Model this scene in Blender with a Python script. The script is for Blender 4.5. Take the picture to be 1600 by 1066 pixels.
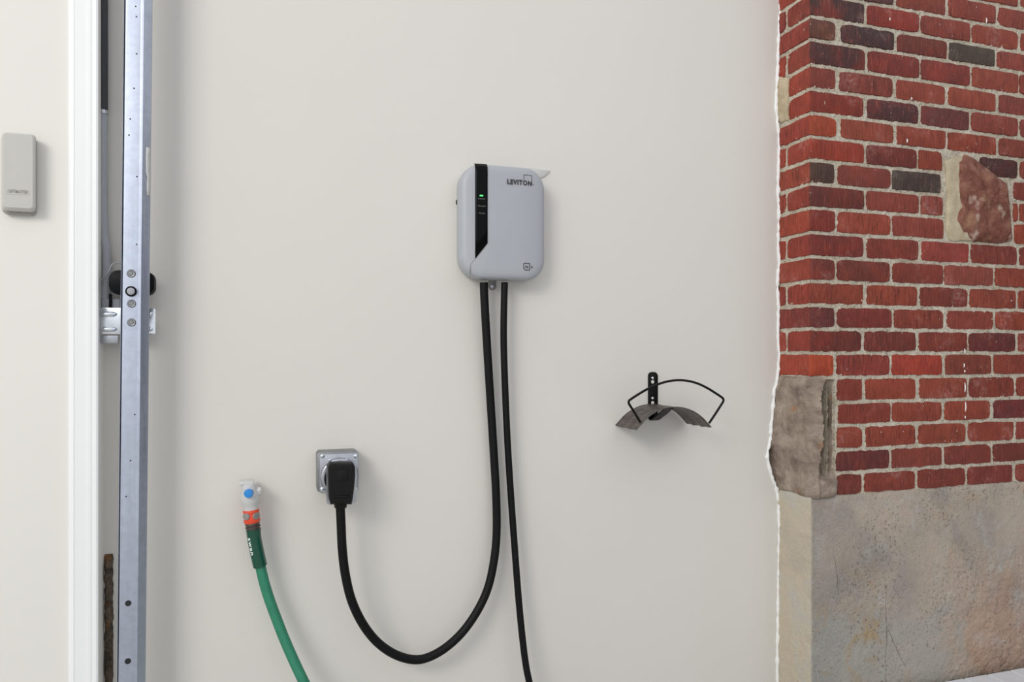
import bpy, bmesh, math, random
import numpy as np
from mathutils import Vector, Matrix, noise

random.seed(7)
for o in list(bpy.data.objects):
    bpy.data.objects.remove(o, do_unlink=True)
SC = bpy.context.scene
COL = SC.collection

# ------------------------------------------------------------------ camera
# the plastered wall is the plane y = 0, its normal is -y, floor is z = 0
FOC = 1150.0                     # focal length in pixels of the 1600 px frame
YAW = math.radians(17.9)         # camera turned to the right of the wall normal
HOR = 555.0                      # horizon row
CAM = Vector((0.0, -1.844, 0.965))
cd = bpy.data.cameras.new('camera')
cd.sensor_width = 36.0
cd.lens = 36.0 * FOC / 1600.0
cd.shift_y = (HOR - 533.0) / 1600.0
cd.clip_start = 0.02
cam = bpy.data.objects.new('camera', cd)
cam.location = CAM
cam.rotation_euler = (math.pi / 2, 0, -YAW)
COL.objects.link(cam)
SC.camera = cam

# ------------------------------------------------------------------ world, lights, exposure
w = bpy.data.worlds.new('overcast_sky')
SC.world = w
w.use_nodes = True
bgn = w.node_tree.nodes['Background']
bgn.inputs['Color'].default_value = (0.93, 0.96, 1.0, 1)
bgn.inputs['Strength'].default_value = 0.80

def area(name, loc, target, sx, sy, power, color):
    l = bpy.data.lights.new(name, 'AREA')
    l.shape = 'RECTANGLE'; l.size = sx; l.size_y = sy
    l.energy = power; l.color = color
    o = bpy.data.objects.new(name, l)
    o.location = loc
    o.rotation_euler = (Vector(target) - Vector(loc)).to_track_quat('-Z', 'Y').to_euler()
    COL.objects.link(o)
    return o
area('daylight_opening', (-3.6, -4.2, 3.6), (0.7, 0, 1.0), 2.4, 1.8, 120, (1.0, 0.97, 0.93))

SC.view_settings.view_transform = 'Standard'
SC.view_settings.look = 'None'
SC.view_settings.exposure = 0.25
SC.view_settings.gamma = 1.0
SC.view_settings.use_curve_mapping = False

# ------------------------------------------------------------------ survey: photo measurement -> point on a plane y = const
FWD = Vector((math.sin(YAW), math.cos(YAW), 0))
RGT = Vector((math.cos(YAW), -math.sin(YAW), 0))
def P(px, py, y=0.0):
    d = FWD + RGT * ((px - 800.0) / FOC) + Vector((0, 0, 1)) * ((HOR - py) / FOC)
    t = (y - CAM.y) / d.y
    return CAM + d * t
def PX(px, X, py=533):
    """point on the plane x = X"""
    d = FWD + RGT * ((px - 800.0) / FOC) + Vector((0, 0, 1)) * ((HOR - py) / FOC)
    t = (X - CAM.x) / d.x
    return CAM + d * t

# ------------------------------------------------------------------ materials
def srgb(r, g, b):
    def f(c):
        c /= 255.0
        return c / 12.92 if c <= 0.04045 else ((c + 0.055) / 1.055) ** 2.4
    return (f(r), f(g), f(b), 1.0)

class NT:
    def __init__(s, name):
        s.m = bpy.data.materials.new(name); s.m.use_nodes = True
        s.t = s.m.node_tree; s.b = s.t.nodes['Principled BSDF']
    def n(s, typ, **kw):
        nd = s.t.nodes.new(typ)
        for k, v in kw.items():
            if k in ('operation', 'blend_type', 'data_type', 'feature', 'noise_dimensions', 'wave_type', 'bands_direction', 'interpolation_type', 'attribute_name', 'vector_type'):
                setattr(nd, k, v)
            else:
                nd.inputs[k].default_value = v
        return nd
    def l(s, a, b): s.t.links.new(a, b)
    def coord(s, kind='Object', scale=(1, 1, 1), off=None):
        if kind == 'World':
            src = s.n('ShaderNodeNewGeometry').outputs['Position']
        else:
            src = s.n('ShaderNodeTexCoord').outputs[kind]
        mp = s.n('ShaderNodeMapping'); mp.inputs['Scale'].default_value = scale
        s.l(src, mp.inputs['Vector'])
        if off is not None: s.l(off, mp.inputs['Location'])
        return mp.outputs['Vector']
    def noise(s, vec, scale, detail=4, rough=0.55, dist=0.0):
        nd = s.n('ShaderNodeTexNoise'); nd.inputs['Scale'].default_value = scale
        nd.inputs['Detail'].default_value = detail; nd.inputs['Roughness'].default_value = rough
        nd.inputs['Distortion'].default_value = dist
        s.l(vec, nd.inputs['Vector'])
        return nd.outputs['Fac']
    def ramp(s, fac, stops):
        r = s.n('ShaderNodeValToRGB'); e = r.color_ramp.elements
        while len(e) < len(stops): e.new(0.5)
        for el, (p, c) in zip(e, stops):
            el.position = p; el.color = c if len(c) == 4 else (*c, 1)
        s.l(fac, r.inputs['Fac']); return r.outputs['Color']
    def gray(s, fac, a, b, va=0.0, vb=1.0):
        mr = s.n('ShaderNodeMapRange')
        mr.inputs['From Min'].default_value = a; mr.inputs['From Max'].default_value = b
        mr.inputs['To Min'].default_value = va; mr.inputs['To Max'].default_value = vb
        s.l(fac, mr.inputs['Value']); return mr.outputs['Result']
    def mix(s, fac, a, b, mode='MIX'):
        m = s.n('ShaderNodeMix', data_type='RGBA', blend_type=mode)
        for i, v in ((0, fac), (6, a), (7, b)):
            if isinstance(v, (int, float, tuple)): m.inputs[i].default_value = v
            else: s.l(v, m.inputs[i])
        return m.outputs[2]
    def math(s, op, a, b=0.0):
        m = s.n('ShaderNodeMath', operation=op)
        for i, v in ((0, a), (1, b)):
            if isinstance(v, (int, float)): m.inputs[i].default_value = v
            else: s.l(v, m.inputs[i])
        return m.outputs[0]
    def bump(s, h, strength=0.4, dist=0.002):
        b = s.n('ShaderNodeBump'); b.inputs['Strength'].default_value = strength
        b.inputs['Distance'].default_value = dist
        s.l(h, b.inputs['Height']); s.l(b.outputs['Normal'], s.b.inputs['Normal'])
    def set(s, **kw):
        for k, v in kw.items():
            s.b.inputs[k.replace('_', ' ')].default_value = v
        return s

MAT = {}
def plain(name, col, rough=0.5, metal=0.0, spec=0.5, vary=0.06, scale=40, bump=0.0, coat=0.0, emit=None):
    t = NT(name)
    v = t.coord('Object')
    f = t.noise(v, scale, 4)
    k = t.gray(f, 0.3, 0.7, 1 - vary, 1 + vary)
    hsv = t.n('ShaderNodeHueSaturation'); hsv.inputs['Color'].default_value = col
    t.l(k, hsv.inputs['Value']); t.l(hsv.outputs['Color'], t.b.inputs['Base Color'])
    t.set(Roughness=rough, Metallic=metal)
    t.b.inputs['Specular IOR Level'].default_value = spec
    if coat: t.b.inputs['Coat Weight'].default_value = coat
    if bump: t.bump(f, bump, 0.001)
    if emit:
        t.b.inputs['Emission Color'].default_value = emit; t.b.inputs['Emission Strength'].default_value = 1.5
    MAT[name] = t.m
    return t.m

def wall_paint(name, col, spots=True):
    t = NT(name)
    v = t.coord('World')
    big = t.noise(v, 1.6, 3)
    fine = t.noise(v, 160, 3)
    vy = t.noise(t.coord('World', (60, 60, 4)), 1.0, 3)
    c = t.mix(t.gray(big, 0.3, 0.7), tuple(x * 0.975 for x in col[:3]) + (1,), col)
    t.l(c, t.b.inputs['Base Color'])
    t.set(Roughness=0.62)
    t.b.inputs['Specular IOR Level'].default_value = 0.25
    h = t.math('ADD', t.math('MULTIPLY', fine, 0.35), t.math('MULTIPLY', vy, 0.4))
    t.bump(h, 0.10, 0.001)
    MAT[name] = t.m
wall_paint('greige_paint', srgb(222, 218, 211))
wall_paint('cream_paint', srgb(230, 227, 220))
plain('white_vinyl', srgb(240, 240, 239), 0.35, vary=0.01, scale=8)
plain('white_paint_bead', srgb(246, 246, 244), 0.5, vary=0.03, scale=60)

def brick_mat():
    t = NT('fired_brick')
    oi = t.n('ShaderNodeObjectInfo')
    off = t.n('ShaderNodeVectorMath', operation='SCALE'); off.inputs[0].default_value = (3.1, 7.3, 5.7)
    t.l(oi.outputs['Random'], off.inputs['Scale'])
    v = t.coord('World', (1, 1, 1), off.outputs[0])
    blot = t.noise(v, 18, 5, 0.65)
    stri = t.noise(t.coord('World', (210, 210, 26), off.outputs[0]), 1.0, 4, 0.7)
    grit = t.noise(v, 330, 3, 0.6)
    at = t.n('ShaderNodeAttribute', attribute_name='return_face')
    # the end face of a corner brick was fired to another shade than its front
    rc = t.ramp(oi.outputs['Random'], [(0.0, srgb(158, 62, 42)), (0.35, srgb(146, 54, 42)), (0.6, srgb(166, 70, 46)), (1.0, srgb(138, 52, 44))])
    rc = t.mix(t.math('MULTIPLY', oi.outputs['Random'], 0.3), rc, oi.outputs['Color'])
    base = t.mix(at.outputs['Fac'], oi.outputs['Color'], rc)
    hs = t.n('ShaderNodeHueSaturation'); t.l(base, hs.inputs['Color'])
    t.l(t.gray(blot, 0.25, 0.75, 0.74, 1.26), hs.inputs['Value'])
    c = hs.outputs['Color']
    # kiln-fired dark skin on some bricks
    amt = t.math('MULTIPLY', t.math('SUBTRACT', 1.0, oi.outputs['Alpha']), t.math('SUBTRACT', 1.0, t.math('MULTIPLY', at.outputs['Fac'], 0.75)))
    dm = t.math('MULTIPLY', t.gray(t.noise(v, 11, 4, 0.65), 0.36, 0.54), amt)
    c = t.mix(dm, c, srgb(60, 40, 40))
    # drag marks of the wire cut
    sm = t.gray(t.noise(v, 7, 3), 0.38, 0.62, 0.35, 1.0)
    c = t.mix(t.math('MULTIPLY', t.gray(stri, 0.51, 0.63, 0.0, 0.62), sm), c, srgb(66, 28, 24))
    c = t.mix(t.math('MULTIPLY', t.gray(stri, 0.44, 0.30, 0.0, 0.40), sm), c, srgb(196, 116, 96))
    c = t.mix(t.gray(grit, 0.60, 0.72, 0.0, 0.30), c, srgb(190, 120, 100))
    c = t.mix(t.gray(grit, 0.40, 0.28, 0.0, 0.40), c, srgb(60, 26, 22))
    # lime bloom and paint specks
    bl = t.math('MULTIPLY', t.gray(t.noise(v, 9, 3), 0.57, 0.74), t.gray(t.noise(v, 90, 4), 0.42, 0.65))
    c = t.mix(t.math('MULTIPLY', bl, 0.42), c, srgb(192, 158, 152))
    sp = t.math('MULTIPLY', t.gray(t.noise(v, 120, 2), 0.72, 0.745), t.gray(t.noise(v, 14, 2), 0.50, 0.58))
    c = t.mix(sp, c, srgb(228, 214, 206))
    t.l(c, t.b.inputs['Base Color'])
    t.set(Roughness=0.62); t.b.inputs['Specular IOR Level'].default_value = 0.4
    t.bump(t.math('ADD', t.math('MULTIPLY', stri, 1.2), t.math('MULTIPLY', grit, 0.5)), 0.8, 0.003)
    MAT['fired_brick'] = t.m
brick_mat()

def mortar_mat():
    t = NT('lime_mortar')
    v = t.coord('World')
    a = t.noise(v, 26, 4); g = t.noise(v, 200, 4, 0.75)
    c = t.ramp(a, [(0.3, srgb(192, 179, 158)), (0.7, srgb(220, 210, 192))])
    c = t.mix(t.gray(g, 0.44, 0.35), c, srgb(96, 84, 72))
    c = t.mix(t.gray(g, 0.58, 0.68), c, srgb(232, 224, 210))
    t.l(c, t.b.inputs['Base Color']); t.set(Roughness=0.9)
    t.b.inputs['Specular IOR Level'].default_value = 0.2
    t.bump(g, 1.0, 0.004)
    MAT['lime_mortar'] = t.m
mortar_mat()

def concrete_mat(name, corner_x):
    t = NT(name)
    v = t.coord('World')
    a = t.noise(v, 3.4, 6, 0.65, 0.5); b = t.noise(v, 8, 6, 0.66, 0.7); g = t.noise(v, 260, 4, 0.75); p = t.noise(v, 110, 4, 0.7)
    c = t.ramp(a, [(0.32, srgb(160, 152, 144)), (0.45, srgb(180, 167, 153)), (0.56, srgb(192, 176, 159)), (0.70, srgb(184, 178, 169))])
    c = t.mix(t.gray(b, 0.54, 0.70, 0, 0.8), c, srgb(188, 187, 182))
    c = t.mix(t.gray(t.noise(v, 5.1, 5, 0.65, 0.8), 0.56, 0.70, 0, 0.5), c, srgb(176, 148, 112))
    sep = t.n('ShaderNodeSeparateXYZ'); t.l(v, sep.inputs[0])
    wob = t.math('MULTIPLY', t.math('SUBTRACT', b, 0.5), 0.9)
    # greyer skin by the corner, worn reddish render low on the far right, pale blue-grey skim low in the middle
    grey = t.gray(t.math('ADD', sep.outputs[0], t.math('MULTIPLY', wob, 0.4)), corner_x + 0.16, corner_x + 0.02)
    c = t.mix(t.math('MULTIPLY', grey, 0.6), c, srgb(150, 146, 141))
    red = t.math('MULTIPLY', t.gray(t.math('ADD', sep.outputs[0], wob), 1.90, 2.10), t.gray(t.math('ADD', sep.outputs[2], wob), 0.40, 0.16))
    c = t.mix(t.math('MULTIPLY', red, 0.55), c, srgb(186, 146, 122))
    low = t.math('MULTIPLY', t.gray(t.math('ADD', sep.outputs[2], t.math('MULTIPLY', wob, 0.5)), 0.24, 0.16), t.gray(t.math('ADD', sep.outputs[0], wob), 2.0, 1.9))
    c = t.mix(t.math('MULTIPLY', low, 0.5), c, srgb(172, 173, 167))
    och = t.math('MULTIPLY', t.gray(t.noise(v, 12, 4, 0.6, 0.5), 0.55, 0.70), t.gray(t.math('ADD', sep.outputs[2], t.math('MULTIPLY', wob, 0.3)), 0.30, 0.20))
    och = t.math('MULTIPLY', och, t.gray(sep.outputs[0], corner_x + 0.42, corner_x + 0.30))
    c = t.mix(t.math('MULTIPLY', och, 0.7), c, srgb(178, 148, 96))
    # pits, sand grains
    pit = t.math('MULTIPLY', t.gray(p, 0.44, 0.36), t.gray(t.noise(v, 5, 3), 0.40, 0.58))
    c = t.mix(t.math('MULTIPLY', pit, 0.8), c, srgb(110, 96, 84))
    c = t.mix(t.gray(g, 0.44, 0.32, 0, 0.6), c, srgb(126, 114, 103))
    c = t.mix(t.gray(g, 0.58, 0.70, 0, 0.55), c, srgb(218, 211, 200))
    ret = t.gray(sep.outputs[0], corner_x + 0.006, corner_x - 0.002)
    yc = t.ramp(t.noise(v, 8, 5, 0.6), [(0.36, srgb(204, 199, 189)), (0.52, srgb(212, 199, 176)), (0.66, srgb(200, 190, 174))])
    yc = t.mix(t.gray(g, 0.44, 0.32, 0, 0.5), yc, srgb(158, 146, 128))
    yc = t.mix(t.gray(g, 0.58, 0.70, 0, 0.5), yc, srgb(228, 222, 212))
    c = t.mix(ret, c, yc)
    t.l(c, t.b.inputs['Base Color']); t.set(Roughness=0.85)
    t.b.inputs['Specular IOR Level'].default_value = 0.25
    t.bump(t.math('ADD', g, t.math('MULTIPLY', p, 1.4)), 0.9, 0.003)
    MAT[name] = t.m

def stone_mat(name, stops, patches, rough=0.8, scale=14, bump=0.6):
    t = NT(name)
    v = t.coord('World')
    a = t.noise(v, scale, 5, 0.62, 0.5); g = t.noise(v, 220, 4, 0.7)
    c = t.ramp(a, stops)
    for i, (sc, lo, hi, col, amt) in enumerate(patches):
        off = t.n('ShaderNodeVectorMath', operation='ADD'); off.inputs[1].default_value = (i * 3.7 + 1, i * 1.3, i * 2.1)
        t.l(v, off.inputs[0])
        c = t.mix(t.gray(t.noise(off.outputs[0], sc, 3, 0.55), lo, hi, 0, amt), c, col)
    c = t.mix(t.gray(g, 0.42, 0.30, 0, 0.5), c, srgb(70, 58, 50))
    c = t.mix(t.gray(g, 0.60, 0.72, 0, 0.4), c, srgb(206, 190, 174))
    t.l(c, t.b.inputs['Base Color']); t.set(Roughness=rough)
    t.b.inputs['Specular IOR Level'].default_value = 0.3
    t.bump(t.math('ADD', g, t.math('MULTIPLY', a, 2.0)), bump, 0.003)
    MAT[name] = t.m
stone_mat('quoin_sandstone', [(0.34, srgb(112, 97, 86)), (0.5, srgb(146, 130, 116)), (0.66, srgb(170, 155, 141))],
          [(17, 0.61, 0.70, srgb(164, 104, 60), 0.7), (8, 0.58, 0.68, srgb(176, 162, 148), 0.6)])
stone_mat('field_stone', [(0.32, srgb(104, 58, 46)), (0.5, srgb(136, 84, 68)), (0.68, srgb(156, 112, 92))],
          [(13, 0.60, 0.68, srgb(208, 186, 170), 0.8), (9, 0.60, 0.70, srgb(176, 140, 104), 0.7)], rough=0.45, scale=26, bump=1.0)
stone_mat('stone_bedding', [(0.3, srgb(176, 160, 132)), (0.7, srgb(206, 192, 164))], [(12, 0.6, 0.7, srgb(160, 130, 100), 0.5)])
stone_mat('rotten_masonry', [(0.3, srgb(56, 48, 42)), (0.5, srgb(86, 74, 64)), (0.7, srgb(118, 102, 88))],
          [(30, 0.58, 0.66, srgb(140, 94, 54), 0.7)], bump=1.0, scale=40)

def galv(name, col, rough):
    t = NT(name)
    v = t.coord('Object')
    a = t.noise(v, 60, 4, 0.6); b = t.noise(t.coord('Object', (90, 90, 3)), 1.0, 3); d = t.noise(v, 7, 3)
    c = t.mix(t.gray(a, 0.35, 0.65), tuple(x * 0.88 for x in col[:3]) + (1,), col)
    c = t.mix(t.gray(d, 0.4, 0.7, 0, 0.25), c, tuple(x * 0.75 for x in col[:3]) + (1,))
    t.l(c, t.b.inputs['Base Color'])
    t.l(t.gray(b, 0.3, 0.7, rough - 0.08, rough + 0.1), t.b.inputs['Roughness'])
    t.set(Metallic=1.0)
    t.bump(t.math('ADD', a, b), 0.06, 0.001)
    MAT[name] = t.m
galv('galvanised_steel', srgb(194, 201, 216), 0.42)
galv('zinc_plate', srgb(186, 188, 194), 0.34)
galv('box_zinc', srgb(150, 151, 152), 0.4)
galv('bright_zinc', srgb(232, 236, 242), 0.25)
plain('charger_plastic', srgb(170, 173, 178), 0.42, vary=0.01, scale=10)
plain('gloss_black', srgb(4, 4, 5), 0.3, vary=0.02, spec=0.12)
plain('black_rubber', srgb(12, 12, 13), 0.5, vary=0.15, scale=60, spec=0.2)
plain('plug_black', srgb(13, 12, 11), 0.5, vary=0.2, scale=30, spec=0.25)
plain('ink', srgb(52, 52, 54), 0.6, vary=0.02)
plain('label_grey', srgb(104, 104, 100), 0.6, vary=0.02)
plain('led_green', srgb(90, 220, 120), 0.4, emit=srgb(60, 225, 100))
plain('hose_green', srgb(44, 128, 98), 0.48, vary=0.1, scale=50)
plain('sleeve_green', srgb(6, 74, 56), 0.2, vary=0.06, coat=0.3)
plain('connector_orange', srgb(226, 78, 50), 0.35, vary=0.05)
plain('connector_grey', srgb(140, 138, 134), 0.5, vary=0.05)
plain('nut_grey', srgb(84, 76, 70), 0.42, metal=0.3, vary=0.1)
plain('tap_white', srgb(204, 203, 201), 0.3, vary=0.03)
plain('tap_blue', srgb(36, 132, 208), 0.35, vary=0.1)
plain('white_print', srgb(226, 236, 230), 0.5, vary=0.02)
plain('bracket_black', srgb(12, 11, 10), 0.4, vary=0.12, spec=0.2)
plain('sensor_black', srgb(9, 10, 13), 0.45, vary=0.05, spec=0.12)
plain('keypad_grey', srgb(190, 187, 181), 0.45, vary=0.02)
plain('keypad_base', srgb(160, 157, 151), 0.5, vary=0.02)
plain('conduit_grey', srgb(160, 162, 168), 0.5, vary=0.04)
plain('tape_black', srgb(46, 46, 50), 0.5, vary=0.1)
plain('hole_dark', srgb(30, 30, 32), 0.7, vary=0.1)
plain('crack_brown', srgb(104, 90, 74), 0.9)
plain('dark_gap', srgb(84, 82, 80), 0.9, vary=0.2, scale=30)
plain('slab', srgb(180, 179, 176), 0.9, vary=0.1, scale=20)
plain('unseen_wall_grey', srgb(84, 92, 106), 0.8, vary=0.15, scale=4)
plain('plank_white', srgb(218, 219, 222), 0.6, vary=0.05, scale=12)

def bronze():
    t = NT('bronze_sheet')
    v = t.coord('Object', (160, 14, 160))
    a = t.noise(v, 1.0, 4, 0.6)
    c = t.ramp(a, [(0.35, srgb(66, 58, 54)), (0.65, srgb(104, 94, 89))])
    t.l(c, t.b.inputs['Base Color']); t.set(Roughness=0.42, Metallic=0.35)
    MAT['bronze_sheet'] = t.m
bronze()

# ------------------------------------------------------------------ object helpers
def link(name, me, mat=None, parent=None, smooth=False):
    if mat is not None: me.materials.append(MAT[mat])
    if smooth:
        for p in me.polygons: p.use_smooth = True
    o = bpy.data.objects.new(name, me)
    COL.objects.link(o)
    if parent is not None:
        o.parent = parent
        o.matrix_parent_inverse = parent.matrix_world.inverted() if parent.parent is None else Matrix()
    return o
def tag(o, label=None, cat=None, group=None, kind=None):
    if label: o['label'] = label
    if cat: o['category'] = cat
    if group: o['group'] = group
    if kind: o['kind'] = kind
    return o
def thing(name, label, cat, loc=(0, 0, 0), group=None):
    o = bpy.data.objects.new(name, None)
    o.empty_display_size = 0.03
    o.location = loc
    COL.objects.link(o)
    o.matrix_world = Matrix.Translation(loc)
    return tag(o, label, cat, group)
def mesh_of(bm, name='mesh'):
    bmesh.ops.recalc_face_normals(bm, faces=bm.faces)
    me = bpy.data.meshes.new(name); bm.to_mesh(me); bm.free(); return me
def finish(name, bm, mat, parent=None, smooth=True, ang=40):
    me = mesh_of(bm, name)
    o = link(name, me, mat, parent, smooth)
    if smooth: me.set_sharp_from_angle(angle=math.radians(ang))
    return o
def pydata(name, verts, faces, mat, parent=None, smooth=True, ang=60):
    me = bpy.data.meshes.new(name); me.from_pydata([tuple(v) for v in verts], [], faces); me.validate()
    bm = bmesh.new(); bm.from_mesh(me); bmesh.ops.recalc_face_normals(bm, faces=bm.faces); bm.to_mesh(me); bm.free()
    o = link(name, me, mat, parent, smooth)
    if smooth: me.set_sharp_from_angle(angle=math.radians(ang))
    return o

def add_box(bm, lo, hi, bev=0.0, seg=2):
    vs = []
    g = bmesh.ops.create_cube(bm, size=1.0)
    lo, hi = Vector(lo), Vector(hi)
    for v in g['verts']:
        v.co = Vector((lo[i] + (v.co[i] + 0.5) * (hi[i] - lo[i]) for i in range(3)))
    if bev:
        es = list({e for v in g['verts'] for e in v.link_edges})
        bmesh.ops.bevel(bm, geom=es, offset=bev, segments=seg, affect='EDGES', profile=0.5)
def add_prism(bm, outline, y0, y1, bev=0.0):
    """outline: list of (x, z); extruded from y0 (back) to y1 (front, towards the camera)"""
    a = [bm.verts.new((x, y0, z)) for x, z in outline]
    b = [bm.verts.new((x, y1, z)) for x, z in outline]
    n = len(outline)
    f1 = bm.faces.new(a); f2 = bm.faces.new(b)
    for i in range(n):
        bm.faces.new((a[i], a[(i + 1) % n], b[(i + 1) % n], b[i]))
    if bev:
        bmesh.ops.bevel(bm, geom=list(f2.edges), offset=bev, segments=2, affect='EDGES', profile=0.5)
def add_zprism(bm, outline, z0, z1):
    a = [bm.verts.new((x, y, z0)) for x, y in outline]
    b = [bm.verts.new((x, y, z1)) for x, y in outline]
    n = len(outline)
    bm.faces.new(a); bm.faces.new(b)
    for i in range(n):
        bm.faces.new((a[i], a[(i + 1) % n], b[(i + 1) % n], b[i]))
def spline(pts, n=10):
    pts = [Vector(p) for p in pts]
    ex = [pts[0] * 2 - pts[1]] + pts + [pts[-1] * 2 - pts[-2]]
    out = []
    for i in range(1, len(ex) - 2):
        p0, p1, p2, p3 = ex[i - 1:i + 3]
        for k in range(n):
            t = k / n
            out.append(0.5 * ((2 * p1) + (p2 - p0) * t + (2 * p0 - 5 * p1 + 4 * p2 - p3) * t * t + (3 * p1 - p0 - 3 * p2 + p3) * t ** 3))
    out.append(pts[-1]); return out
def add_tube(bm, path, r, seg=14, caps=True):
    """r: number or list of radii"""
    n = len(path)
    rr = r if isinstance(r, (list, tuple)) else [r] * n
    rings = []
    up = None
    for i, p in enumerate(path):
        t = (path[min(i + 1, n - 1)] - path[max(i - 1, 0)]).normalized()
        if up is None:
            up = Vector((0, -1, 0)) if abs(t.y) < 0.9 else Vector((0, 0, 1))
        u = (up - t * up.dot(t)).normalized(); v = t.cross(u); up = u
        rings.append([bm.verts.new(p + (u * math.cos(2 * math.pi * k / seg) + v * math.sin(2 * math.pi * k / seg)) * rr[i]) for k in range(seg)])
    for a, b in zip(rings[:-1], rings[1:]):
        for k in range(seg):
            bm.faces.new((a[k], a[(k + 1) % seg], b[(k + 1) % seg], b[k]))
    if caps:
        bm.faces.new(rings[0]); bm.faces.new(rings[-1])
def add_lathe(bm, origin, axis, prof, seg=24):
    """prof: list of (distance along axis, radius)"""
    axis = Vector(axis).normalized()
    u = axis.orthogonal().normalized(); v = axis.cross(u)
    o = Vector(origin); rings = []
    for d, r in prof:
        rings.append([bm.verts.new(o + axis * d + (u * math.cos(2 * math.pi * k / seg) + v * math.sin(2 * math.pi * k / seg)) * max(r, 1e-5)) for k in range(seg)])
    for a, b in zip(rings[:-1], rings[1:]):
        for k in range(seg):
            bm.faces.new((a[k], a[(k + 1) % seg], b[(k + 1) % seg], b[k]))
    bm.faces.new(rings[0]); bm.faces.new(rings[-1])
def rrect(x0, x1, z0, z1, r, n=6):
    out = []
    for cx, cz, a0 in ((x1 - r, z1 - r, 0), (x0 + r, z1 - r, 90), (x0 + r, z0 + r, 180), (x1 - r, z0 + r, 270)):
        for k in range(n + 1):
            a = math.radians(a0 + 90 * k / n)
            out.append((cx + r * math.cos(a), cz + r * math.sin(a)))
    return out
def text(name, body, size, mat, parent, M, bold=0.0, extrude=0.0003, width=None, warp=None, spacing=1.2):
    """lettering as a real thin mesh; M maps text plane (x right, y up) to the world"""
    cu = bpy.data.curves.new(name, 'FONT'); cu.body = body; cu.size = size
    cu.offset = bold; cu.extrude = extrude; cu.resolution_u = 3
    cu.align_x = 'LEFT'; cu.space_character = spacing
    tmp = bpy.data.objects.new('tmp_text', cu); COL.objects.link(tmp)
    dg = bpy.context.evaluated_depsgraph_get(); dg.update()
    me = bpy.data.meshes.new_from_object(tmp.evaluated_get(dg))
    bpy.data.objects.remove(tmp, do_unlink=True)
    xs = [v.co.x for v in me.vertices]
    s = width / (max(xs) - min(xs)) if width else 1.0
    x0 = min(xs)
    for v in me.vertices:
        v.co.x = (v.co.x - x0) * s
        c = v.co.copy()
        v.co = warp(c) if warp else M @ c
    me.materials.clear()
    return link(name, me, mat, parent)
def nz(v, s): return noise.noise(Vector(v) * s)

# ------------------------------------------------------------------ STRUCTURE
YF = -0.135                                   # front plane of the masonry pier
XC = P(1266, 533, YF).x                       # its corner
XL = P(152, 533, -0.067).x                    # inner face of the door wall
TOP = 2.7
YR = -0.055                                   # reveal plane of the door opening

# floor: slab with painted planks on it
bm = bmesh.new(); add_box(bm, (-6, -7, -0.20), (6, 0.4, -0.030))
floor = tag(finish('floor', bm, 'slab', smooth=False), 'grey slab floor under the white planks', 'floor', kind='structure')
bm = bmesh.new(); add_box(bm, (1.42, YF - 0.06, -0.030), (3.2, YF + 0.01, -0.018)); finish('joint_strip', bm, 'dark_gap', floor, smooth=False)
pw = 0.092
plank_me = None
x = 1.50
while x < 3.2:
    if plank_me is None:
        bm = bmesh.new(); add_box(bm, (0.0015, -1.6, -0.017), (pw - 0.0015, YF - 0.030, 0.0), 0.003, 1)
        plank_me = mesh_of(bm, 'plank'); plank_me.materials.append(MAT['plank_white'])
    o = bpy.data.objects.new('plank', plank_me); COL.objects.link(o); o.location = (x, 0, random.uniform(-0.0012, 0)); o.parent = floor
    x += pw

# unseen wall added on the right so the steel track reflects something dark
bm = bmesh.new(); add_box(bm, (4.6, -7, -0.03), (4.8, 0.4, TOP))
tag(finish('wall_unseen', bm, 'unseen_wall_grey', smooth=False), 'unseen slate grey wall added for the steel track to reflect', 'wall', kind='structure')

# plastered wall with its ragged right edge
EDGE = [(1218, -60), (1219, 0), (1218, 22), (1216, 60), (1215, 100), (1213, 140), (1212, 165), (1214, 190), (1217, 215), (1216, 250), (1215, 300), (1217, 345),
        (1215, 380), (1217, 410), (1214, 440), (1216, 480), (1215, 520), (1217, 555), (1215, 585), (1214, 592), (1209, 612), (1207, 640), (1204, 668), (1203, 690),
        (1199, 704), (1198, 715), (1202, 733), (1207, 750), (1213, 764), (1216, 785), (1217, 840), (1216, 900), (1215, 960), (1214, 1020), (1214, 1066), (1214, 1120)]
edge3 = [P(a, b, 0) for a, b in EDGE]
edge3[0].z = TOP; edge3[-1].z = -0.03
EDGE_D = []
for a, b in zip(edge3[:-1], edge3[1:]):
    n = max(1, int((a - b).length / 0.008))
    for k in range(n):
        q = a.lerp(b, k / n); q.x += 0.0022 * nz((0, 1, q.z), 60) + 0.0016 * nz((3, 1, q.z), 160); EDGE_D.append(q)
EDGE_D.append(edge3[-1])
bm = bmesh.new()
outl = [(XL - 0.3, TOP)] + [(q.x, q.z) for q in EDGE_D] + [(XL - 0.3, -0.03)]
add_prism(bm, outl, 0.05, 0.0)
wall_back = tag(finish('wall_back', bm, 'greige_paint', smooth=False), 'flat greige painted wall carrying the charger', 'wall', kind='structure')
bm = bmesh.new()
path = [Vector((q.x + 0.001, -0.0005 - 0.0015 * abs(nz((9, 2, q.z), 45)), q.z)) for q in EDGE_D]
add_tube(bm, path, [max(0.0012, 0.0046 + 0.0036 * nz((5, 5, q.z), 45) + 0.0030 * nz((5, 5, q.z), 140)) for q in EDGE_D], 8)
finish('paint_edge', bm, 'white_paint_bead', wall_back)

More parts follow.
